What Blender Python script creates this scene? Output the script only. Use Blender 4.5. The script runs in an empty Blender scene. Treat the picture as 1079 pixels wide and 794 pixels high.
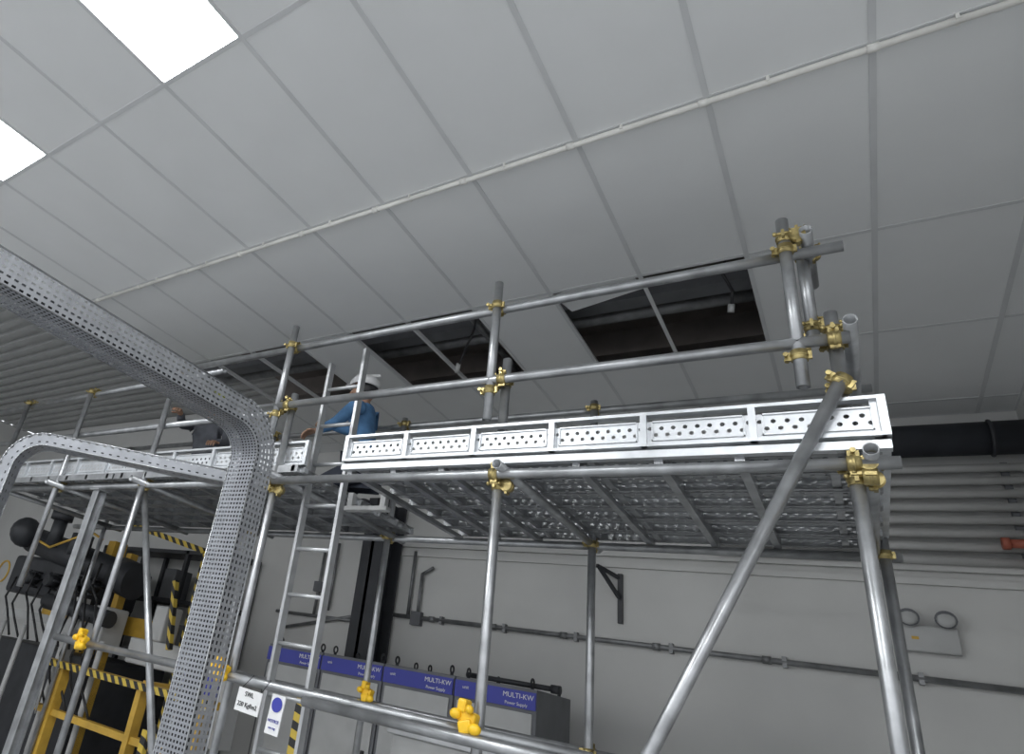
import bpy, bmesh, math, random
from mathutils import Vector, Matrix
random.seed(4)
V=Vector
C=bpy.context.scene.collection
# ---------------------------------------------------------------- materials
def newmat(name):
    m=bpy.data.materials.new(name); m.use_nodes=True
    nt=m.node_tree; b=nt.nodes['Principled BSDF']
    return m,nt,b
def mat(name,col,rough=.5,metal=0.,noise=.12,scale=8.,bump=0.,emis=None,es=0.):
    m,nt,b=newmat(name)
    tc=nt.nodes.new('ShaderNodeTexCoord'); n=nt.nodes.new('ShaderNodeTexNoise')
    n.inputs['Scale'].default_value=scale; n.inputs['Detail'].default_value=5
    nt.links.new(tc.outputs['Object'],n.inputs['Vector'])
    r=nt.nodes.new('ShaderNodeValToRGB')
    a=[max(0,c*(1-noise)) for c in col]; d=[min(1,c*(1+noise)) for c in col]
    r.color_ramp.elements[0].position=.3; r.color_ramp.elements[1].position=.7
    r.color_ramp.elements[0].color=(*a,1); r.color_ramp.elements[1].color=(*d,1)
    nt.links.new(n.outputs['Fac'],r.inputs['Fac']); nt.links.new(r.outputs['Color'],b.inputs['Base Color'])
    b.inputs['Roughness'].default_value=rough; b.inputs['Metallic'].default_value=metal
    if bump:
        bp=nt.nodes.new('ShaderNodeBump'); bp.inputs['Strength'].default_value=bump; bp.inputs['Distance'].default_value=.01
        nt.links.new(n.outputs['Fac'],bp.inputs['Height']); nt.links.new(bp.outputs['Normal'],b.inputs['Normal'])
    if emis:
        b.inputs['Emission Color'].default_value=(*emis,1); b.inputs['Emission Strength'].default_value=es
    return m
def M(nt,op,a,b=None,c=None):
    n=nt.nodes.new('ShaderNodeMath'); n.operation=op
    for i,x in enumerate((a,b,c)):
        if x is None: continue
        if isinstance(x,(int,float)): n.inputs[i].default_value=x
        else: nt.links.new(x,n.inputs[i])
    return n.outputs[0]
def perfmat(name,col,pu,pv,hu,hv,metal=.7,rough=.4,round_=False,stagger=False,vmin=None,vmax=None):
    """sheet metal with real see-through holes; UV in metres"""
    m=mat(name,col,rough,metal,.12,14); nt=m.node_tree; b=nt.nodes['Principled BSDF']
    uv=nt.nodes.new('ShaderNodeUVMap'); s=nt.nodes.new('ShaderNodeSeparateXYZ'); nt.links.new(uv.outputs[0],s.inputs[0])
    U,W=s.outputs[0],s.outputs[1]
    v=M(nt,'DIVIDE',W,pv)
    u=M(nt,'DIVIDE',U,pu)
    if stagger:
        odd=M(nt,'MULTIPLY',M(nt,'MODULO',M(nt,'FLOOR',v),2.),.5); u=M(nt,'ADD',u,odd)
    fu=M(nt,'ABSOLUTE',M(nt,'SUBTRACT',M(nt,'FRACT',u),.5)); fv=M(nt,'ABSOLUTE',M(nt,'SUBTRACT',M(nt,'FRACT',v),.5))
    if round_:
        d=M(nt,'SQRT',M(nt,'ADD',M(nt,'POWER',M(nt,'MULTIPLY',fu,pu),2.),M(nt,'POWER',M(nt,'MULTIPLY',fv,pv),2.)))
        h=M(nt,'LESS_THAN',d,hu)
    else:
        h=M(nt,'MULTIPLY',M(nt,'LESS_THAN',fu,hu/pu/2),M(nt,'LESS_THAN',fv,hv/pv/2))
    if vmin is not None:
        h=M(nt,'MULTIPLY',h,M(nt,'MULTIPLY',M(nt,'GREATER_THAN',W,vmin),M(nt,'LESS_THAN',W,vmax)))
    tr=nt.nodes.new('ShaderNodeBsdfTransparent'); mx=nt.nodes.new('ShaderNodeMixShader')
    out=nt.nodes['Material Output']
    nt.links.new(h,mx.inputs[0]); nt.links.new(b.outputs[0],mx.inputs[1]); nt.links.new(tr.outputs[0],mx.inputs[2])
    nt.links.new(mx.outputs[0],out.inputs['Surface'])
    return m
def hazmat(name,axis=(1,0,1),w=.14):
    m,nt,b=newmat(name)
    tc=nt.nodes.new('ShaderNodeTexCoord'); s=nt.nodes.new('ShaderNodeSeparateXYZ'); nt.links.new(tc.outputs['Object'],s.inputs[0])
    t=M(nt,'ADD',M(nt,'ADD',M(nt,'MULTIPLY',s.outputs[0],axis[0]),M(nt,'MULTIPLY',s.outputs[1],axis[1])),M(nt,'MULTIPLY',s.outputs[2],axis[2]))
    f=M(nt,'LESS_THAN',M(nt,'FRACT',M(nt,'DIVIDE',t,w)),.5)
    mx=nt.nodes.new('ShaderNodeMix'); mx.data_type='RGBA'
    mx.inputs[6].default_value=(.02,.02,.02,1); mx.inputs[7].default_value=(.58,.42,.06,1)
    nt.links.new(f,mx.inputs[0]); nt.links.new(mx.outputs[2],b.inputs['Base Color']); b.inputs['Roughness'].default_value=.5
    return m
GALV=mat('galvanised_tube',(.38,.39,.40),.33,.72,.25,9)
GALVD=mat('galvanised_weathered',(.24,.245,.25),.5,.6,.25,9)
GALVL=mat('galvanised_bright',(.62,.64,.66),.34,.5,.14,12)
ZINC=mat('yellow_zinc',(.42,.34,.15),.38,.75,.45,30)
YEL=mat('yellow_plastic',(.85,.52,.02),.4,0,.1,10)
YELP=mat('yellow_paint',(.55,.34,.05),.5,0,.2,6)
ALU=mat('aluminium',(.52,.53,.54),.4,.6,.12,10)
TILE=mat('ceiling_tile',(.775,.785,.785),.75,0,.02,2.5)
TBAR=mat('t_bar_paint',(.63,.64,.645),.5,0,.05,4)
CONDW=mat('white_conduit',(.76,.75,.71),.5,0,.12,6)
WALLM=mat('wall_paint',(.60,.60,.585),.7,0,.06,1.2,.05)
SLAB=mat('soffit_concrete',(.23,.205,.19),.9,0,.25,3,.3)
FLOORM=mat('floor_epoxy',(.42,.425,.43),.45,0,.1,2)
BLK=mat('black_rubber',(.02,.02,.022),.5,0,.2,10)
DGR=mat('dark_grey_paint',(.035,.037,.042),.5,.1,.2,6)
MGR=mat('mid_grey_paint',(.14,.145,.155),.5,.1,.12,6)
LGR=mat('light_grey_paint',(.45,.455,.45),.5,0,.06,6)
PIPEG=mat('grey_pipe_paint',(.48,.48,.47),.5,0,.06,6)
BLUE=mat('blue_band',(.04,.05,.36),.45,0,.06,4)
WHT=mat('white_enamel',(.78,.78,.78),.4,0,.04,4)
SHIRT=mat('blue_shirt',(.08,.19,.36),.85,0,.2,14,.3)
TROU=mat('navy_trousers',(.03,.035,.05),.85,0,.2,14,.3)
SHIRTG=mat('grey_shirt',(.09,.095,.11),.85,0,.2,14,.3)
SKIN=mat('skin',(.42,.25,.17),.55,0,.08,20)
HELW=mat('helmet_white',(.8,.8,.8),.3,0,.03,4)
HELY=mat('helmet_yellow',(.45,.5,.08),.3,0,.03,4)
RED=mat('red_orange_paint',(.36,.10,.06),.5,0,.1,5)
WOOD=mat('duct_wrap',(.03,.033,.04),.6,.1,.2,6)
HAZ=hazmat('hazard_tape',(1,0,1),.12); HAZY=hazmat('hazard_tape_b',(.3,1,1.2),.12)
TRAYP=perfmat('tray_perforated_shaded',(.26,.27,.29),.0185,.0185,.0092,.0092,metal=.55,rough=.45)  # tray base: shadow put into the colour, darker than the flange metal
TRAYF=perfmat('tray_flange_slots',(.37,.38,.40),.026,.0220,.014,.008,metal=.55,rough=.42)
TRAYS=perfmat('tray_small_slots',(.29,.30,.32),.04,.035,.014,.006,metal=.5,rough=.5)
PLANKP=perfmat('plank_perforated',(.36,.37,.38),.05,.045,.009,.009,metal=.5,rough=.5,round_=True,stagger=True)
TOEP=perfmat('toe_board_holes',(.64,.66,.68),.046,.030,.0088,.0088,metal=.45,rough=.36,round_=True,stagger=True,vmin=.030,vmax=.090)
def emit(name,s):
    m,nt,b=newmat(name)
    b.inputs['Base Color'].default_value=(.9,.9,.9,1)
    b.inputs['Emission Color'].default_value=(.97,.99,1,1); b.inputs['Emission Strength'].default_value=s
    return m
LAMP=emit('led_diffuser',22)
# ---------------------------------------------------------------- mesh helpers
def empty(name,parent=None):
    e=bpy.data.objects.new(name,None); e.empty_display_size=.1; C.objects.link(e); e.parent=parent; return e
class MB:
    def __init__(s): s.bm=bmesh.new(); s.uv=s.bm.loops.layers.uv.new('UVMap')
    def box(s,lo,hi,rot=None,piv=None,bev=0):
        lo=V(lo);hi=V(hi);c=(lo+hi)/2;d=hi-lo
        r=bmesh.ops.create_cube(s.bm,size=1,matrix=Matrix.Translation(c)@Matrix.Diagonal((d.x,d.y,d.z,1)))
        vs=r['verts']
        if bev:
            es=list({e for v in vs for e in v.link_edges})
            rr=bmesh.ops.bevel(s.bm,geom=es,offset=bev,segments=2,affect='EDGES',profile=.5); vs=list({v for f in rr['faces'] for v in f.verts}|{v for v in vs if v.is_valid})
        if rot is not None:
            bmesh.ops.rotate(s.bm,verts=vs,cent=V(piv) if piv is not None else c,matrix=rot)
        return s
    def obox(s,a,b,w,h,up=(0,0,1)):
        """rectangular bar from a to b, w sideways, h along up"""
        a=V(a);b=V(b);d=(b-a);L=d.length;d.normalize();u=V(up)
        x=d.cross(u)
        if x.length<1e-4: u=V((0,1,0)); x=d.cross(u)
        x.normalize();u=x.cross(d)
        m=Matrix(((d.x*L,x.x*w,u.x*h,(a.x+b.x)/2),(d.y*L,x.y*w,u.y*h,(a.y+b.y)/2),(d.z*L,x.z*w,u.z*h,(a.z+b.z)/2),(0,0,0,1)))
        bmesh.ops.create_cube(s.bm,size=1,matrix=m); return s
    def tube(s,a,b,r=.0242,seg=20,hollow=True,r2=None):
        a=V(a);b=V(b);d=(b-a).normalized();x=d.orthogonal().normalized();y=d.cross(x)
        r2=r if r2 is None else r2
        def ring(c,rr): return [s.bm.verts.new(c+(x*math.cos(t)+y*math.sin(t))*rr) for t in [2*math.pi*i/seg for i in range(seg)]]
        A=ring(a,r);B=ring(b,r2);n=seg
        def br(P,Q):
            for i in range(n):
                f=s.bm.faces.new((P[i],P[(i+1)%n],Q[(i+1)%n],Q[i])); f.smooth=True
        br(A,B)
        if hollow:
            t=min(.004,r*.3)
            Ai=ring(a,r-t);Bi=ring(b,r2-t);A2=ring(a+d*.08,r-t);B2=ring(b-d*.08,r2-t)
            br(Ai,A);br(B,Bi);br(A2,Ai);br(Bi,B2)
            s.bm.faces.new(A2);s.bm.faces.new(list(reversed(B2)))
        else:
            s.bm.faces.new(list(reversed(A)));s.bm.faces.new(B)
        return s
    def path(s,pts,r,seg=10):
        for p,q in zip(pts[:-1],pts[1:]): s.tube(p,q,r,seg,False)
        for p in pts[1:-1]: s.ball(p,r)
        return s
    def ball(s,c,r,sc=(1,1,1),u=12,v=8):
        rr=bmesh.ops.create_uvsphere(s.bm,u_segments=u,v_segments=v,radius=r,matrix=Matrix.Translation(V(c))@Matrix.Diagonal((*sc,1)))
        for f in {f for w in rr['verts'] for f in w.link_faces}: f.smooth=True
        return s
    def torus(s,c,R_,r,ax=(0,1,0),n=16,m=8):
        ax=V(ax).normalized();x=ax.orthogonal().normalized();y=ax.cross(x);c=V(c);g=[]
        for i in range(n):
            t=2*math.pi*i/n;d=x*math.cos(t)+y*math.sin(t)
            g.append([s.bm.verts.new(c+d*(R_+r*math.cos(p))+ax*r*math.sin(p)) for p in [2*math.pi*j/m for j in range(m)]])
        for i in range(n):
            for j in range(m):
                f=s.bm.faces.new((g[i][j],g[(i+1)%n][j],g[(i+1)%n][(j+1)%m],g[i][(j+1)%m]));f.smooth=True
        return s
    def quad(s,ps,uvs=None,smooth=False):
        vs=[s.bm.verts.new(V(p)) for p in ps]; f=s.bm.faces.new(vs); f.smooth=smooth
        if uvs:
            for l,u in zip(f.loops,uvs): l[s.uv].uv=u
        return s
    def rect(s,o,du,dv,u0=0,v0=0):
        o=V(o);du=V(du);dv=V(dv);a=du.length;b=dv.length
        return s.quad([o,o+du,o+du+dv,o+dv],[(u0,v0),(u0+a,v0),(u0+a,v0+b),(u0,v0+b)])
    def done(s,name,m,parent=None,mod=None):
        bmesh.ops.recalc_face_normals(s.bm,faces=s.bm.faces) if mod!='keep' else None
        me=bpy.data.meshes.new(name); s.bm.to_mesh(me); s.bm.free(); me.materials.append(m)
        o=bpy.data.objects.new(name,me); C.objects.link(o); o.parent=parent
        return o
def text(name,body,loc,size,m,rot,parent,align='CENTER'):
    cu=bpy.data.curves.new(name,'FONT'); cu.body=body; cu.size=size; cu.align_x=align; cu.align_y='CENTER'; cu.extrude=.001
    o=bpy.data.objects.new(name,cu); cu.materials.append(m); C.objects.link(o); o.location=loc; o.rotation_euler=rot; o.parent=parent; return o
FL=-1.5; CE=2.75; YW=6.5; XR=1.15
# ---------------------------------------------------------------- room
xs=[.33+.605*k for k in range(-10,2)]+[XR]
xs=sorted(set(round(x,3) for x in xs))   # -5.72 ... .935, 1.15
ys=[-2.82,-1.48,-.14,1.2,2.53,3.83,5.0,6.2,YW]
missing={(x,3.83) for x in (-.88,-1.485,-2.695,-3.3,-4.51,-5.115,-5.72)}
lights={(-2.695,-.14),(-4.51,-.14),(-.88,-2.82),(-3.3,-2.82),(-5.115,-2.82),(.33,-1.48)}  # panels behind the camera are unseen, added to light the room
mb=MB()
for i in range(len(xs)-1):
    for j in range(len(ys)-1):
        key=(xs[i],ys[j])
        if any(abs(key[0]-a)<.01 and abs(key[1]-b)<.01 for a,b in missing|lights): continue
        mb.box((xs[i]+.003,ys[j]+.003,CE),(xs[i+1]-.003,ys[j+1]-.003,CE+.02))
mb.done('ceiling',TILE)
mb=MB()
for x in xs:
    mb.box((x-.013,ys[0],CE-.004),(x+.013,YW,CE-.0005)); mb.box((x-.003,ys[0],CE),(x+.003,YW,CE+.035))
for y in ys:
    mb.box((xs[0],y-.013,CE-.0036),(XR,y+.013,CE-.0004)); mb.box((xs[0],y-.003,CE),(XR,y+.003,CE+.035))
mb.done('ceiling_t_bar_grid',TBAR)
for (a,b) in sorted(lights):
    i=min(range(len(xs)),key=lambda q:abs(xs[q]-a)); j=min(range(len(ys)),key=lambda q:abs(ys[q]-b))
    e=empty('ceiling_light_panel')
    MB().box((xs[i]+.016,ys[j]+.016,CE-.001),(xs[i+1]-.016,ys[j+1]-.016,CE+.012)).done('diffuser',LAMP,e)
    MB().box((xs[i]+.004,ys[j]+.004,CE+.013),(xs[i+1]-.004,ys[j+1]-.004,CE+.05)).done('housing',WHT,e)
mb=MB(); mb.box((-1.47,3.86,CE+.03),(-.92,4.10,CE+.045),Matrix.Rotation(math.radians(-14),3,'Z')); mb.done('ceiling_tile_offcut',TILE)
mb=MB(); mb.box((-6.0,-2.9,3.55),(XR+.2,YW+.2,3.7))
for y in (3.2,4.4,5.8): mb.box((-6.0,y,3.3),(XR+.1,y+.22,3.56))
mb.done('ceiling_concrete_soffit',SLAB)
mb=MB(); mb.box((-14,-2.9,3.62),(-6.0,YW+.2,3.7))
y=-2.8
while y<6.4: mb.box((-14,y,3.57),(-6.0,y+.09,3.625)); y+=.2
mb.done('ceiling_corrugated_roof',LGR)
e=empty('ceiling_void_services')
mb=MB(); mb.tube((-6,4.75,3.05),(1.0,4.75,3.05),.05); mb.tube((-6,4.2,3.15),(1,4.2,3.15),.02); mb.tube((-2.35,3.2,3.0),(-2.35,6.2,3.0),.03); mb.done('pipe_run',GALVD,e)
mb=MB(); mb.box((-6,4.45,3.0),(1,4.6,3.08)); mb.done('duct',MGR,e)
mb=MB(); mb.path([(-.36,4.2,3.2),(-.40,4.1,3.0),(-.44,4.12,2.85),(-.40,4.22,2.76),(-.42,4.3,2.70)],.010)
mb.path([(-2.3,4.3,3.2),(-2.33,4.35,2.9),(-2.42,4.4,2.75),(-2.5,4.45,2.62)],.01); mb.done('hanging_cable',BLK,e)
mb=MB(); mb.tube((-.42,4.3,2.71),(-.43,4.32,2.66),.02,12,False); mb.tube((-2.5,4.45,2.64),(-2.52,4.47,2.56),.02,12,False); mb.done('cable_end',LGR,e)
# walls
MB().box((-14,YW,FL),(XR+.15,YW+.15,3.6)).done('wall_back',WALLM)
MB().box((XR,2.0,FL),(XR+.15,YW,3.6)).done('wall_right',WALLM)
mb=MB(); mb.box((-14.15,-2.9,FL),(-14,YW+.15,3.6)); mb.done('wall_left',WALLM)
MB().box((-14.2,-9,FL-.1),(8,YW+.2,FL)).done('floor',FLOORM)
mb=MB(); mb.box((-4.2,YW-.05,1.50),(XR,YW-.001,1.56)); mb.box((-4.2,YW-.03,1.40),(XR,YW-.001,1.45)); mb.done('trim_1',WALLM)
mb=MB(); mb.box((-4.2,YW-.02,1.58),(XR,YW-.001,1.595)); mb.done('trim_2',MGR)
e=empty('ceiling_conduit_pipe')
mb=MB(); mb.tube((xs[0],2.535,CE-.022),(XR,2.535,CE-.022),.015,14,False)
for x in [XR-.2-.62*k for k in range(11)]:
    mb.tube((x-.02,2.535,CE-.022),(x+.02,2.535,CE-.022),.019,14,False); mb.box((x+.25,2.515,CE-.03),(x+.262,2.555,CE-.002))
mb.done('conduit_run',CONDW,e)
# ---------------------------------------------------------------- right wall pipes
e=empty('insulated_duct_pipe')
mb=MB(); mb.tube((-1.2,6.33,2.47),(XR-.01,6.33,2.47),.125,32,False); mb.done('duct',WOOD,e)
mb=MB()
for x in (.05,.95): mb.torus((x,6.33,2.47),.13,.012,(1,0,0),28)
mb.done('duct_clamps',DGR,e)
e=empty('wall_pipe_rack')
mb=MB()
for i in range(8):
    z=2.27-.10*i; mb.tube((-.9,6.42,z),(XR-.01,6.42,z),.032,16,False)
mb.done('pipes',PIPEG,e)
mb=MB()
for x in (.15,.98): mb.box((x,6.45,1.5),(x+.04,6.5,2.32))
mb.done('pipe_brackets',MGR,e)
mb=MB(); mb.tube((.89,6.32,1.68),(XR-.002,6.32,1.68),.03,18,False); mb.tube((.87,6.32,1.68),(.91,6.32,1.68),.042,18,False); mb.path([(1.0,6.32,1.68),(1.0,6.32,1.50),(1.14,6.32,1.46)],.026); mb.done('red_valve_pipe',RED,e)
e=empty('wall_conduit')
mb=MB(); mb.tube((-4.3,6.46,.74),(XR-.01,6.46,.74),.022,14,False)
for x in (-3.6,-2.9,-2.2,-1.4,-.6,.2,.9): mb.tube((x-.03,6.46,.74),(x+.03,6.46,.74),.03,14,False); mb.box((x+.1,6.44,.70),(x+.13,6.5,.78))
mb.path([(-3.9,6.46,.74),(-3.9,6.46,1.45)],.018); mb.path([(-3.78,6.46,.74),(-3.78,6.46,1.2),(-3.65,6.46,1.28)],.018); mb.path([(-5.6,6.46,.45),(-4.3,6.46,.74)],.02)
mb.path([(-5.8,6.46,.62),(-4.2,6.46,.62)],.02); mb.path([(-5.2,6.46,.62),(-5.2,6.46,1.4)],.018); mb.path([(-5.0,6.46,.7),(-5.0,6.46,1.5)],.018)
mb.done('conduit',GALVD,e)
mb=MB(); mb.box((-3.85,6.43,.66),(-3.73,6.5,.8)); mb.box((-5.26,6.43,.9),(-5.14,6.5,1.02)); mb.done('junction_box',MGR,e)
e=empty('wall_bracket'); mb=MB(); mb.box((-1.72,6.46,.9),(-1.68,6.5,1.34)); mb.obox((-1.7,6.44,1.12),(-1.84,6.3,1.36),.03,.03); mb.obox((-1.86,6.3,1.37),(-1.7,6.48,1.30),.03,.03)
mb.done('arm',DGR,e)
e=empty('emergency_light')
MB().box((.24,6.43,.92),(.56,6.5,1.10),bev=.01).done('body',LGR,e)
mb=MB()
for x in (.30,.50):
    mb.tube((x,6.45,1.17),(x,6.37,1.14),.045,20,False,.062); mb.box((x-.012,6.44,1.09),(x+.012,6.46,1.15))
mb.done('lamp_shell',MGR,e)
mb=MB()
for x in (.30,.50): mb.ball((x,6.368,1.14),.052,(1,.35,1))
mb.done('lamp_lens',LGR,e)
MB().box((.30,6.425,1.0),(.34,6.432,1.02)).done('indicator',YELP,e)
mb=MB(); x0,y0=-4.36,6.05
mb.box((x0,y0,FL),(x0+.28,y0+.03,1.95)); mb.box((x0,y0+.37,FL),(x0+.28,y0+.4,1.95)); mb.box((x0+.12,y0,FL),(x0+.16,y0+.4,1.95)); mb.done('steel_column',DGR)
# ---------------------------------------------------------------- perforated tray
def tray(name,corner,h,side,L,Rb,W,F,zdown,thick_lip=.012,mb_=None,mf_=None):
    e=empty(name); h=V(h).normalized(); s_=V(side).normalized(); o=V(corner)
    inner=[];outer=[]
    st=o; bend=o+h*L
    inner.append(st);outer.append(st+V((0,0,F)))
    cen=bend+V((0,0,-Rb))
    N=14
    for i in range(N+1):
        t=math.pi/2*i/N; d=h*math.sin(t)+V((0,0,1))*math.cos(t)
        inner.append(cen+d*Rb); outer.append(cen+d*(Rb+F))
    inner.append(V((inner[-1].x,inner[-1].y,zdown))); outer.append(V((outer[-1].x,outer[-1].y,zdown)))
    b=MB();f=MB();l=MB();u=0
    for i in range(len(inner)-1):
        p,q=inner[i],inner[i+1];P,Q=outer[i],outer[i+1]
        du=((q-p).length+(Q-P).length)/2
        b.quad([p,q,q+s_*W,p+s_*W],[(u,0),(u+du,0),(u+du,W),(u,W)],True)
        for off in (0,W):
            f.quad([p+s_*off,q+s_*off,Q+s_*off,P+s_*off],[(u,0),(u+du,0),(u+du,F),(u,F)])
            sg=1 if off==0 else -1
            l.quad([P+s_*off,Q+s_*off,Q+s_*(off+sg*thick_lip),P+s_*(off+sg*thick_lip)])
        for off in (0,W):
            l.tube(P+s_*off,Q+s_*off,.0035,6,False); l.tube(p+s_*off,q+s_*off,.0028,6,False)
        u+=du
    b.done('tray_base',mb_ or TRAYP,e); f.done('tray_sides',mf_ or TRAYF,e); l.done('tray_rolled_edges',GALV,e)
    c=MB()
    for k,o2 in enumerate((.2,.38,.55,.74)):
        pts=[]
        for p,P in zip(inner,outer): pts.append(p+(P-p)*(.28+.05*(k%2))+s_*W*o2)
        c.path(pts,.013,8)
    c.done('cables',BLK,e)
    return e
tray('perforated_cable_tray',(-2.0,-2.0,.91),(0,1,0),(-1,0,0),3.77,.12,.16,.11,FL)
hd=V((-3.15+2.42,1.6-2.25,0)).normalized(); sd=V((-hd.y,hd.x,0))
tray('perforated_cable_tray',V((-2.40,2.27,.77)),hd,sd,1.01,.13,.10,.06,FL,mb_=TRAYS,mf_=TRAYS)
# ---------------------------------------------------------------- scaffold
S=empty('tube_scaffolding')
YF=2.9;YB=4.23
std=MB();led=MB();cp=MB();yc=MB()
def coupler(c,da,db,off=.045,g=None):
    g=g or cp; c=V(c);da=V(da).normalized();db=V(db).normalized();n=da.cross(db)
    if n.length<.1: n=da.orthogonal()
    n.normalize()
    if isinstance(off,tuple): off=V(off)
    else: off=n*off
    for p,d in ((c,da),(c+off,db)):
        g.tube(p-d*.022,p+d*.022,.0295,18,False); g.tube(p-d*.005,p+d*.005,.032,18,False)
        sdv=(d.cross(n)).normalized()
        g.obox(p+sdv*.026,p+sdv*.050,.036,.012,n); g.obox(p-sdv*.026,p-sdv*.042,.034,.012,n)
        g.tube(p+sdv*.044-n*.028,p+sdv*.044+n*.038,.0055,10,False); g.tube(p+sdv*.044+n*.024,p+sdv*.044+n*.036,.0105,6,False); g.tube(p+sdv*.044-n*.032,p+sdv*.044-n*.024,.010,6,False)
XS=[.06,-1.335,-2.84]
tops=[1.71,1.70,1.66]
for x,t in zip(XS,tops): std.tube((x,YF,FL),(x,YF,t))
std.tube((-4.22,YF,FL),(-4.22,YF,2.02)); std.tube((-5.45,YF,.2),(-5.45,YF,2.0)); std.tube((-6.6,YF,FL),(-6.6,YF,2.02))
for x,t in ((.15,1.2),(-1.28,2.05),(-2.82,2.05),(-4.3,1.98),(-6.6,2.0)): std.tube((x,YB,FL),(x,YB,t))
yo=YF-.05
std.tube((-.06,yo,1.36),(-.06,yo,2.19)); std.tube((-.005,YF+.12,1.66),(-.005,YF+.12,2.24)); std.tube((-1.40,yo,1.33),(-1.40,yo,2.18)); std.tube((-2.93,yo,1.36),(-2.93,yo,2.18))
ly=YF-.05
led.tube((-4.1,YF,2.03),(.14,YF,2.03)); led.tube((-7.3,YF+.05,1.96),(-3.7,YF+.05,1.985))
led.tube((-2.95,ly,1.56),(.11,ly,1.56))
led.tube((-2.92,ly,1.035),(.19,ly,1.035)); led.tube((-7.3,YF+.05,1.06),(-2.6,YF+.05,1.06))
led.tube((-4.6,ly,-.10),(-.85,ly,-.10)); led.tube((-2.2,ly-.07,-.13),(-.25,ly-.07,-.13))
led.tube((-7.3,YF+.05,1.56),(-3.0,YF+.05,1.56))
led.tube((-7.3,YB+.05,1.05),(.22,YB+.05,1.05)); led.tube((-7.0,YB+.05,2.0),(.22,YB+.05,2.0)); led.tube((-7.0,YB+.05,1.55),(.2,YB+.05,1.55)); led.tube((-4.5,YB+.05,-.12),(-1.1,YB+.05,-.12))
for x in (.11,-1.29,-2.79,-4.2,-5.4,-6.55): led.tube((x,YF-.13,1.06),(x,YB+.18,1.06))
for x in (-.3,-.6,-.95,-1.65,-1.95,-2.25,-3.5): led.obox((x,YF-.02,1.085),(x,YB+.1,1.085),.035,.028)
led.tube((.115,YF-.12,1.60),(.115,YB+.1,1.60)); led.tube((.02,YF-.1,2.08),(.02,YF+.35,2.08))
led.tube((.065,YF-.105,1.36),(-1.36,YF-.105,FL+.02))
led.tube((-4.30,YF+.06,1.10),(-3.12,YF+.06,-1.1))
std.done('standards',GALV,S); led.done('ledgers_and_rails',GALV,S)
Z=(0,0,1);X=(1,0,0);Y=(0,1,0)
for x,t in zip(XS,tops):
    coupler((x,YF,1.56),Z,X,(0,-.05,0)); coupler((x,YF,1.035),Z,X,(0,-.05,0)); coupler((x,YF,.99),Z,Y,(.05,0,0))
    coupler((x,YF,1.62),Z,Y,(.045,0,0)) if x>0 else None
for x in (-.06,-1.40,-2.93):
    coupler((x,yo,2.03),Z,X,(0,.05,0)); coupler((x,yo,1.50),Z,X,(.02,.03,.05))
coupler((-.005,YF+.12,2.10),Z,Y,(.04,0,0)); coupler((-.005,YF+.12,1.72),Z,Y,(.05,0,0)); coupler((.06,YF-.04,1.35),Z,(1,0,1.4),(0,-.06,0)); coupler((-.06,yo,2.09),Z,Y,(.05,0,0))
coupler((.10,ly,1.035),Y,X,(0,0,-.05))
for x in (-4.22,-5.45,-6.6): coupler((x,YF,1.98),Z,X,(0,.05,0)); coupler((x,YF,1.06),Z,X,(0,.05,0))
for x in (.15,-1.28,-2.82,-4.3):
    coupler((x,YB,1.05),Z,X,(0,.05,0)); 
    if x<0: coupler((x,YB,2.0),Z,X,(0,.05,0)); coupler((x,YB,-.12),Z,X,(0,.05,0))
cp.done('couplers',ZINC,S)
def yellow_cover(c):
    c=V(c); k=.82
    def B(a,b,ang,bv): yc.box(c+V(a)*k,c+V(b)*k,Matrix.Rotation(ang,3,'Y'),bev=bv*k)
    B((-.05,-.035,-.03),(.055,.035,.035),.25,.014)
    B((-.03,-.05,-.075),(.045,.03,-.01),-.3,.012)
    B((-.045,-.045,.02),(.005,.03,.085),.1,.012)
    yc.ball(c+V((.06,-.04,-.045))*k,.028*k,(1.3,1,1)); yc.ball(c+V((-.05,-.04,.01))*k,.026*k,(1.2,1,1)); yc.ball(c+V((.03,-.05,.04))*k,.022*k)
for p in ((-4.22,ly-.03,-.08),(-2.84,ly-.03,-.07),(-1.345,ly-.04,-.05),(-2.80,YB,-.05)): yellow_cover(p)
yc.done('coupler_safety_covers',YEL,S)
# toe boards
tb=MB();tp=MB();lip=MB()
def toe(x0,x1,y,z0,z1,n):
    h=z1-z0; w=(x1-x0)/n
    tb.box((x0,y-.010,z1-.014),(x1,y+.03,z1)); tb.box((x0,y-.010,z0),(x1,y+.03,z0+.014))
    for i in range(n+1):
        xx=x0+w*i; tb.box((xx-.013,y-.012,z0),(xx+.013,y+.02,z1))
    for i in range(n):
        tp.rect((x0+w*i+.013,y+.012,z0+.014),(w-.026,0,0),(0,0,h-.052),0.013,.0)
        tb.box((x0+w*i+.03,y+.004,z1-.044),(x0+w*(i+1)-.03,y+.013,z1-.038)); tb.box((x0+w*i+.03,y+.004,z0+.03),(x0+w*(i+1)-.03,y+.013,z0+.036))
        for q in (.03,w-.034): tb.box((x0+w*i+q,y+.004,z0+.03),(x0+w*i+q+.005,y+.013,z1-.038))
    lip.box((x0-.02,y+.006,z0-.045),(x1+.01,y+.045,z0-.012))
toe(-2.27,.165,YF-.06,1.135,1.295,6)
toe(-6.6,-2.66,YF+.03,1.16,1.325,9)
tb.box((.13,YF-.05,1.135),(.178,YB,1.295))
tb.box((-2.29,YF-.05,1.135),(-2.25,YF+.35,1.295))
tb.done('toe_board_frames',GALVL,S); tp.done('toe_board_panels',TOEP,S,'keep'); lip.done('plank_edge',GALVL,S)
dp=MB();dr=MB()
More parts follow.
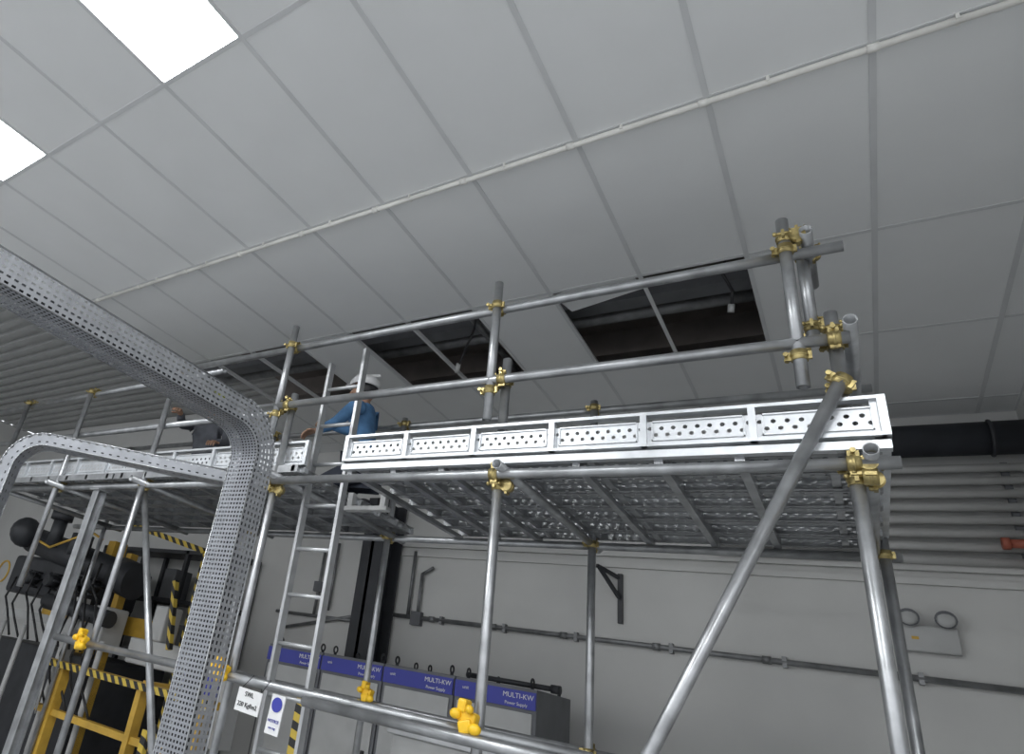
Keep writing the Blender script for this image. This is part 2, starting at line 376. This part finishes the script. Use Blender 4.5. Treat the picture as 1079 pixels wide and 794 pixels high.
for (x0,x1) in ((-2.27,-1.0),(-1.0,.15),(-4.6,-2.66),(-6.6,-4.62)):
    y=YF-.02
    while y<YB+.02:
        w=.232
        dp.rect((x0,y,1.148),(x1-x0,0,0),(0,w,0))
        dp.rect((x0,y+.0,1.10),(x1-x0,0,0),(0,.03,0)); dp.rect((x0,y+w-.03,1.10),(x1-x0,0,0),(0,.03,0))
        dr.box((x0,y,1.10),(x1,y+.003,1.148)); dr.box((x0,y+w-.003,1.10),(x1,y+w,1.148)); dr.box((x0,y+w*.5-.012,1.125),(x1,y+w*.5+.012,1.146))
        xx=x0+.1
        while xx<x1:
            dr.box((xx-.015,y,1.105),(xx+.015,y+w,1.146)); xx+=.3
        y+=w+.012
dp.done('deck_planks',PLANKP,S,'keep'); dr.done('plank_ribs',GALV,S)
mb=MB(); x,y=-4.75,2.9
mb.box((x-.04,y-.04,FL),(x+.04,y-.034,1.0)); mb.box((x-.04,y+.034,FL),(x+.04,y+.04,1.0)); mb.box((x-.004,y-.04,FL),(x+.004,y+.04,1.0)); mb.box((x-.06,y-.06,1.0),(x+.06,y+.06,1.012)); mb.done('steel_h_post',GALV)
# ---------------------------------------------------------------- ladder
L=empty('access_ladder'); mb=MB(); yl=3.1
for a,b in (((-2.745,yl,1.98),(-2.70,yl,FL)),((-2.46,yl,2.05),(-2.41,yl,FL))): mb.obox(a,b,.022,.05,Y)
mb.done('stiles',ALU,L); mb=MB(); z=FL+.25
while z<1.95:
    t=(z-FL)/3.6; dx=-.045*t
    mb.tube((-2.70+dx,yl,z),(-2.41+dx,yl,z),.013,12,False); z+=.275
mb.done('rungs',ALU,L)
mb=MB(); mb.box((-2.62,3.35,1.0),(-2.28,3.41,1.03),bev=.006); mb.box((-2.60,3.36,1.03),(-2.56,3.40,1.12)); mb.box((-2.34,3.36,1.03),(-2.30,3.40,1.12)); mb.done('hatch_end_batten',LGR,S)  # deck hatch end as a plain pale board piece, not a lamp
# ---------------------------------------------------------------- cabinets
xc=-4.66
for i in range(4):
    w=.68; e=empty('control_cabinet'); x0=xc+i*w; x1=x0+w-.01; zt=.19
    MB().box((x0,5.2,FL+.06),(x1,5.95,zt),bev=.006).done('body',MGR,e)
    MB().box((x0+.02,5.22,FL),(x1-.02,5.93,FL+.06)).done('plinth',DGR,e)
    MB().box((x0+.03,5.188,FL+.12),(x1-.03,5.2,.02),bev=.004).done('door_panel',LGR,e)
    MB().box((x0+.005,5.185,.045),(x1-.005,5.2,.165)).done('blue_band',BLUE,e)
    text('label','MULTI-KW',(x0+w*.78,5.182,.125),.05,WHT,(math.pi/2,0,0),e); text('label_small','Power Supply',(x0+w*.76,5.182,.07),.032,WHT,(math.pi/2,0,0),e)
    text('label_unit','unit',(x0+.1,5.182,.12),.035,WHT,(math.pi/2,0,0),e)
    mb=MB()
    for x in (x0+.07,x1-.07):
        for y in (5.28,5.87): mb.torus((x,y,zt+.045),.028,.008,X); mb.tube((x,y,zt),(x,y,zt+.02),.014,10,False)
    mb.done('lifting_eyes',DGR,e)
    mb=MB(); mb.box((x1-.10,5.17,-.75),(x1-.07,5.19,-.5),bev=.004); mb.done('handle',BLK,e)
    if i==3:
        mb=MB(); mb.tube((-2.6,5.35,.22),(-1.85,5.35,.22),.02,12,False); mb.tube((-1.9,5.35,.22),(-1.83,5.35,.22),.032,12,False); mb.done('cabinet_top_pipe',DGR,e)
e=empty('low_test_cabinet')
MB().box((-2.75,4.55,FL+.08),(-1.62,5.05,-.28),bev=.01).done('body',LGR,e); MB().box((-2.78,4.52,-.28),(-1.59,5.08,-.245),bev=.005).done('worktop',ALU,e)
MB().box((-2.7,4.6,FL),(-1.68,5.0,FL+.08)).done('plinth',DGR,e)
MB().box((-1.95,4.54,-.40),(-1.72,4.549,-.33)).done('label_plate',BLK,e); text('label','OVER METER',(-1.835,4.537,-.365),.035,YELP,(math.pi/2,0,0),e)
def sign(name,c,w,h,rows,bg=WHT,tm=BLK,ang=.05):
    e=empty(name); m=MB(); m.box((-w/2,-.003,-h/2),(w/2,.003,h/2)); o=m.done('board',bg,e)
    for (t,z,s,mm) in rows: text('lettering',t,(0,-.006,z),s,mm,(math.pi/2,0,0),e)
    e.location=c; e.rotation_euler=(0,ang,-.0); return e
e=sign('load_limit_sign',(-2.54,2.76,-.19),.17,.11,[('SWL',.03,.032,BLK),('220 Kgf/m2',-.02,.030,BLK)])
m=MB(); m.path([(-.07,0,.05),(-.06,.06,.12)],.002,6); m.path([(.07,0,.05),(.065,.06,.12)],.002,6); m.done('tie_wire',BLK,e)
e=sign('mandatory_notice_sign',(-2.37,2.79,-.22),.09,.18,[('NOTICE',-.03,.02,BLUE),('use tag',-.06,.016,BLUE)],WHT)
m=MB(); m.tube((0,-.004,.045),(0,-.007,.045),.034,24,False); m.done('symbol_disc',BLUE,e)
mb=MB(); mb.box((-3.07,3.8,-1.5),(-3.01,3.84,-.12)); mb.done('hazard_post',HAZY)
mb=MB(); mb.box((-4.32,3.62,-1.5),(-4.26,3.66,-.6)); mb.done('hazard_post',HAZY)
# ---------------------------------------------------------------- yellow crane frame and machinery
e=empty('yellow_machine_frame'); mb=MB()
for x in (-6.6,-5.3,-4.45): mb.box((x,4.25,FL),(x+.07,4.35,-.45 if x>-5 else -.38))
mb.box((-7.0,4.24,-.42),(-4.3,4.38,-.36)); mb.box((-7.0,4.27,-.85),(-4.3,4.35,-.79))
mb.box((-8.6,5.0,.0),(-6.0,5.15,.20)); mb.box((-5.3,4.3,-.42),(-5.22,5.2,-.34))
mb.box((-7.9,5.2,FL),(-7.75,5.4,1.1)); mb.box((-7.0,4.9,FL),(-6.9,5.0,.9))
mb.done('beams',YELP,e)
mb=MB(); mb.box((-7.0,4.215,-.42),(-4.3,4.238,-.36)); 
mb.obox((-5.6,4.6,.6),(-5.42,4.6,-.05),.05,.05); mb.obox((-7.3,4.9,1.29),(-5.6,4.9,.98),.08,.06); mb.box((-5.62,4.88,FL),(-5.56,4.94,1.0)); mb.done('hazard_edges',HAZ,e)
e=empty('hydraulic_press_machine'); mb=MB()
mb.box((-9.2,4.7,FL),(-6.9,5.9,-.3),bev=.03); mb.box((-9.4,4.8,.25),(-7.6,5.7,.75),bev=.05)
mb.tube((-8.9,4.7,.95),(-6.9,4.9,.62),.17,24,False); mb.tube((-7.0,4.9,.64),(-6.7,4.93,.58),.21,24,False); mb.tube((-8.2,4.6,.85),(-8.2,4.6,1.25),.09,20,False); mb.tube((-8.2,4.6,1.2),(-8.2,4.6,1.3),.14,20,False)
mb.tube((-7.7,4.5,.2),(-6.5,4.6,.12),.09,20,False); mb.tube((-7.4,4.5,.75),(-7.4,4.5,1.0),.13,20,False)
mb.ball((-8.8,4.5,1.0),.2)
for x in (-8.6,-8.1,-7.6,-7.2):
    mb.tube((x,4.62,.45),(x,4.78,.45),.07,16,False)
    for k in range(6): mb.tube((x+.1*math.cos(k),4.66,.45+.1*math.sin(k)),(x+.1*math.cos(k),4.8,.45+.1*math.sin(k)),.014,8,False)
mb.done('press_body',DGR,e)
mb=MB(); mb.box((-8.9,4.66,-.05),(-6.7,4.75,.05)); mb.box((-7.3,4.6,-1.3),(-7.15,4.72,.3)); mb.box((-6.9,4.6,-.2),(-6.6,4.9,.25),bev=.02); mb.box((-6.2,4.7,-.25),(-5.3,5.0,.0),bev=.02); mb.box((-5.9,4.68,.0),(-5.7,4.9,.35),bev=.02)
for x in (-8.4,-7.9,-7.0,-6.3): mb.tube((x,4.45,FL),(x,4.45,-.1),.03,12,False)
mb.done('guard_panels',LGR,e)
mb=MB()
for i in range(9):
    x=-8.6+i*.22; zz=.3+random.random()*.5
    mb.path([(x,4.5,zz),(x+.1,4.4,zz-.25),(x+.3,4.38,zz-.4),(x+.42,4.45,-.25)],.014)
for i in range(5):
    mb.path([(-7.2+i*.2,4.4,.1),(-7.15+i*.2,4.3,-.3),(-7.0+i*.2,4.3,-.55),(-6.8+i*.2,4.35,-.8)],.013)
mb.done('hydraulic_hoses',BLK,e)
mb=MB(); mb.path([(-8.3,4.4,.9),(-7.8,4.35,.8),(-7.1,4.4,1.02),(-6.9,4.45,.95)],.014); mb.torus((-8.6,4.3,.45),.13,.012); mb.done('yellow_air_hose',YELP,e)
mb=MB()
for i in range(6): mb.torus((-6.75+.02*i,4.15,-.45-.03*i),.18+.015*i,.008,(.6,1,.1),24)
mb.done('coiled_wire_rope',ALU,e)
e=empty('switch_enclosure'); MB().box((-5.15,4.6,-.75),(-4.55,4.85,-.1),bev=.01).done('body',LGR,e); MB().box((-5.1,4.59,-.35),(-4.6,4.6,-.2)).done('window',BLUE,e)
MB().box((-4.9,4.68,FL),(-4.8,4.76,-.75)).done('pedestal',DGR,e)
e=empty('storage_rack'); mb=MB()
for x in (-9.2,-8.2,-7.25,-6.3):
    for y in (6.0,6.4): mb.box((x,y,FL),(x+.06,y+.06,1.2))
for z in (-.9,-.2,.5,1.15): mb.box((-9.2,6.0,z),(-6.24,6.46,z+.05))
mb.done('rack_frame',DGR,e); mb=MB()
for k in range(10):
    x=-9.1+.29*k; z=(-.85,-.15,.55)[k%3]; mb.box((x,6.05,z),(x+.24,6.35,z+.3+.1*(k%2)),bev=.01)
mb.done('stored_crates',MGR,e)
e=empty('suspended_hoist_column'); mb=MB(); mb.box((-6.95,1.5,1.75),(-6.75,1.7,3.57)); mb.box((-7.0,1.45,1.6),(-6.3,1.75,1.8)); mb.obox((-6.85,1.6,2.6),(-6.3,1.6,1.8),.08,.08); mb.done('frame',DGR,e)
mb=MB()
for k in range(4): mb.path([(-6.7+.05*k,1.45,1.8),(-6.5+.05*k,1.4,2.3),(-6.4+.03*k,1.42,3.0),(-6.4+.05*k,1.5,3.57)],.012)
mb.done('cables',LGR,e)
# ---------------------------------------------------------------- workers
def skinobj(name,pts,edges,rad,m,parent,root=0,sub=2):
    me=bpy.data.meshes.new(name); me.from_pydata([V(p) for p in pts],edges,[]); o=bpy.data.objects.new(name,me); C.objects.link(o); o.parent=parent
    o.modifiers.new('skin','SKIN'); 
    for i,v in enumerate(me.skin_vertices[0].data):
        r=rad[i]; v.radius=r if isinstance(r,tuple) else (r,r); v.use_root=(i==root)
    s=o.modifiers.new('sub','SUBSURF'); s.levels=sub; s.render_levels=sub
    o.modifiers['skin'].use_smooth_shade=True
    me.materials.append(m); return o
def worker(loc,yaw,helmet,shirt):
    w=empty('worker')
    P=[(0,0,.40),(.02,0,.55),(.05,0,.70),(.07,0,.84),(.08,0,.93),
       (.07,.19,.86),(.20,.25,.66),(.36,.2,.62), (.07,-.19,.86),(.26,-.22,.78),(.44,-.18,.82)]
    E=[(0,1),(1,2),(2,3),(3,4),(3,5),(5,6),(6,7),(3,8),(8,9),(9,10)]
    Rr=[(.15,.12),(.135,.11),(.155,.115),(.13,.095),.055,.062,.05,.04,.062,.05,.04]
    skinobj('shirt_torso_and_arms',P,E,Rr,shirt,w)
    P=[(0,0,.38),(0,.1,.34),(.24,.14,.20),(.38,.15,.08),(.15,.14,.065),(-.06,.13,.06),(0,-.1,.34),(.24,-.14,.20),(.38,-.15,.08),(.15,-.14,.065),(-.06,-.13,.06)]
    E=[(0,1),(1,2),(2,3),(3,4),(4,5),(0,6),(6,7),(7,8),(8,9),(9,10)]
    skinobj('trousers',P,E,[.14,.1,.082,.065,.06,.042,.1,.082,.065,.06,.042],TROU,w)
    for s in (1,-1): skinobj('boot',[(-.05,.13*s,.06),(-.14,.13*s,.07),(-.17,.13*s,.0)],[(0,1),(1,2)],[.045,.05,.035],BLK,w)
    mb=MB(); mb.tube((.08,0,.90),(.10,0,1.0),.055,16,False); mb.ball((.115,0,1.055),.1,(1.0,.8,1.2),20,14)
    mb.ball((.215,0,1.045),.018,(1,.8,1.5)); mb.ball((.17,0,.98),.05,(1,.85,.6))
    for s in (1,-1): mb.ball((.10,.083*s,1.05),.026,(.6,.35,1.1))
    mb.done('head',SKIN,w)
    mb=MB()
    for s in (1,-1): mb.ball((.203,.034*s,1.07),.011)
    mb.box((.198,-.025,1.002),(.208,.025,1.008)); mb.done('eyes_and_mouth',BLK,w)
    mb=MB(); mb.ball((.085,0,1.085),.1,(1.0,.86,1.0),20,14); mb.done('hair',BLK,w)
    mb=MB(); mb.ball((.105,0,1.11),.128,(1.08,.9,.85),24,16); bmesh.ops.bisect_plane(mb.bm,geom=mb.bm.verts[:]+mb.bm.edges[:]+mb.bm.faces[:],plane_co=(0,0,1.10),plane_no=(0,0,-1),clear_outer=True)
    mb.ball((.21,0,1.102),.075,(.9,1.05,.09)); mb.box((-.02,-.012,1.2),(.2,.012,1.222),bev=.005); mb.torus((.105,0,1.103),.122,.009,Z,28); mb.done('hard_hat',helmet,w)
    for s,hx in ((1,(.36,.2,.62)),(-1,(.44,-.18,.82))):
        h=V(hx); d=V((1,0,.15 if s<0 else -.3)).normalized()
        skinobj('palm',[h-d*.01,h+d*.04,h+d*.085],[(0,1),(1,2)],[(.026,.022),(.04,.018),(.038,.016)],SKIN,w)
        for i,(ln) in enumerate((.065,.075,.07,.055)):
            o=h+d*.08+V((0,(i-1.5)*.021,0)); skinobj('finger_%d'%(i+1),[o-d*.02,o+d*ln*.5,o+d*ln*.8+V((0,0,-.02)),o+d*ln*.85+V((0,0,-.04))],[(0,1),(1,2),(2,3)],[.0095,.0095,.0088,.008],SKIN,w,sub=1)
        o=h+d*.03+V((0,.03*s,0)); skinobj('thumb',[o,o+V((.02,.025*s,-.01)),o+V((.05,.03*s,-.02))],[(0,1),(1,2)],[.012,.0105,.009],SKIN,w,sub=1)
    w.location=loc; w.rotation_euler=(0,0,yaw); return w
worker((-3.0,4.0,1.15),math.radians(195),HELW,SHIRT)
worker((-4.95,4.0,1.15),math.radians(-60),HELY,SHIRTG)
# ---------------------------------------------------------------- camera
cam=bpy.data.cameras.new('camera'); co=bpy.data.objects.new('camera',cam); C.objects.link(co)
r=V((0.7943,0.5797,0.1805)).normalized(); f=V((-0.5965,0.6877,0.4151)); f=(f-r*f.dot(r)).normalized(); up=r.cross(f)
co.matrix_world=Matrix(((r.x,up.x,-f.x,0),(r.y,up.y,-f.y,0),(r.z,up.z,-f.z,0),(0,0,0,1)))
cam.sensor_width=36; cam.lens=36*681.1/1079; cam.shift_x=(539.5-354.2)/1079; cam.clip_start=.02
bpy.context.scene.camera=co
for o in list(bpy.data.objects):
    if o.parent is None: o.location.z+=1.5
w=bpy.data.worlds.new('world'); bpy.context.scene.world=w; w.use_nodes=True
bg=w.node_tree.nodes['Background']; bg.inputs[0].default_value=(.93,.96,1,1); bg.inputs[1].default_value=1.3
bpy.context.scene.view_settings.view_transform='Standard'
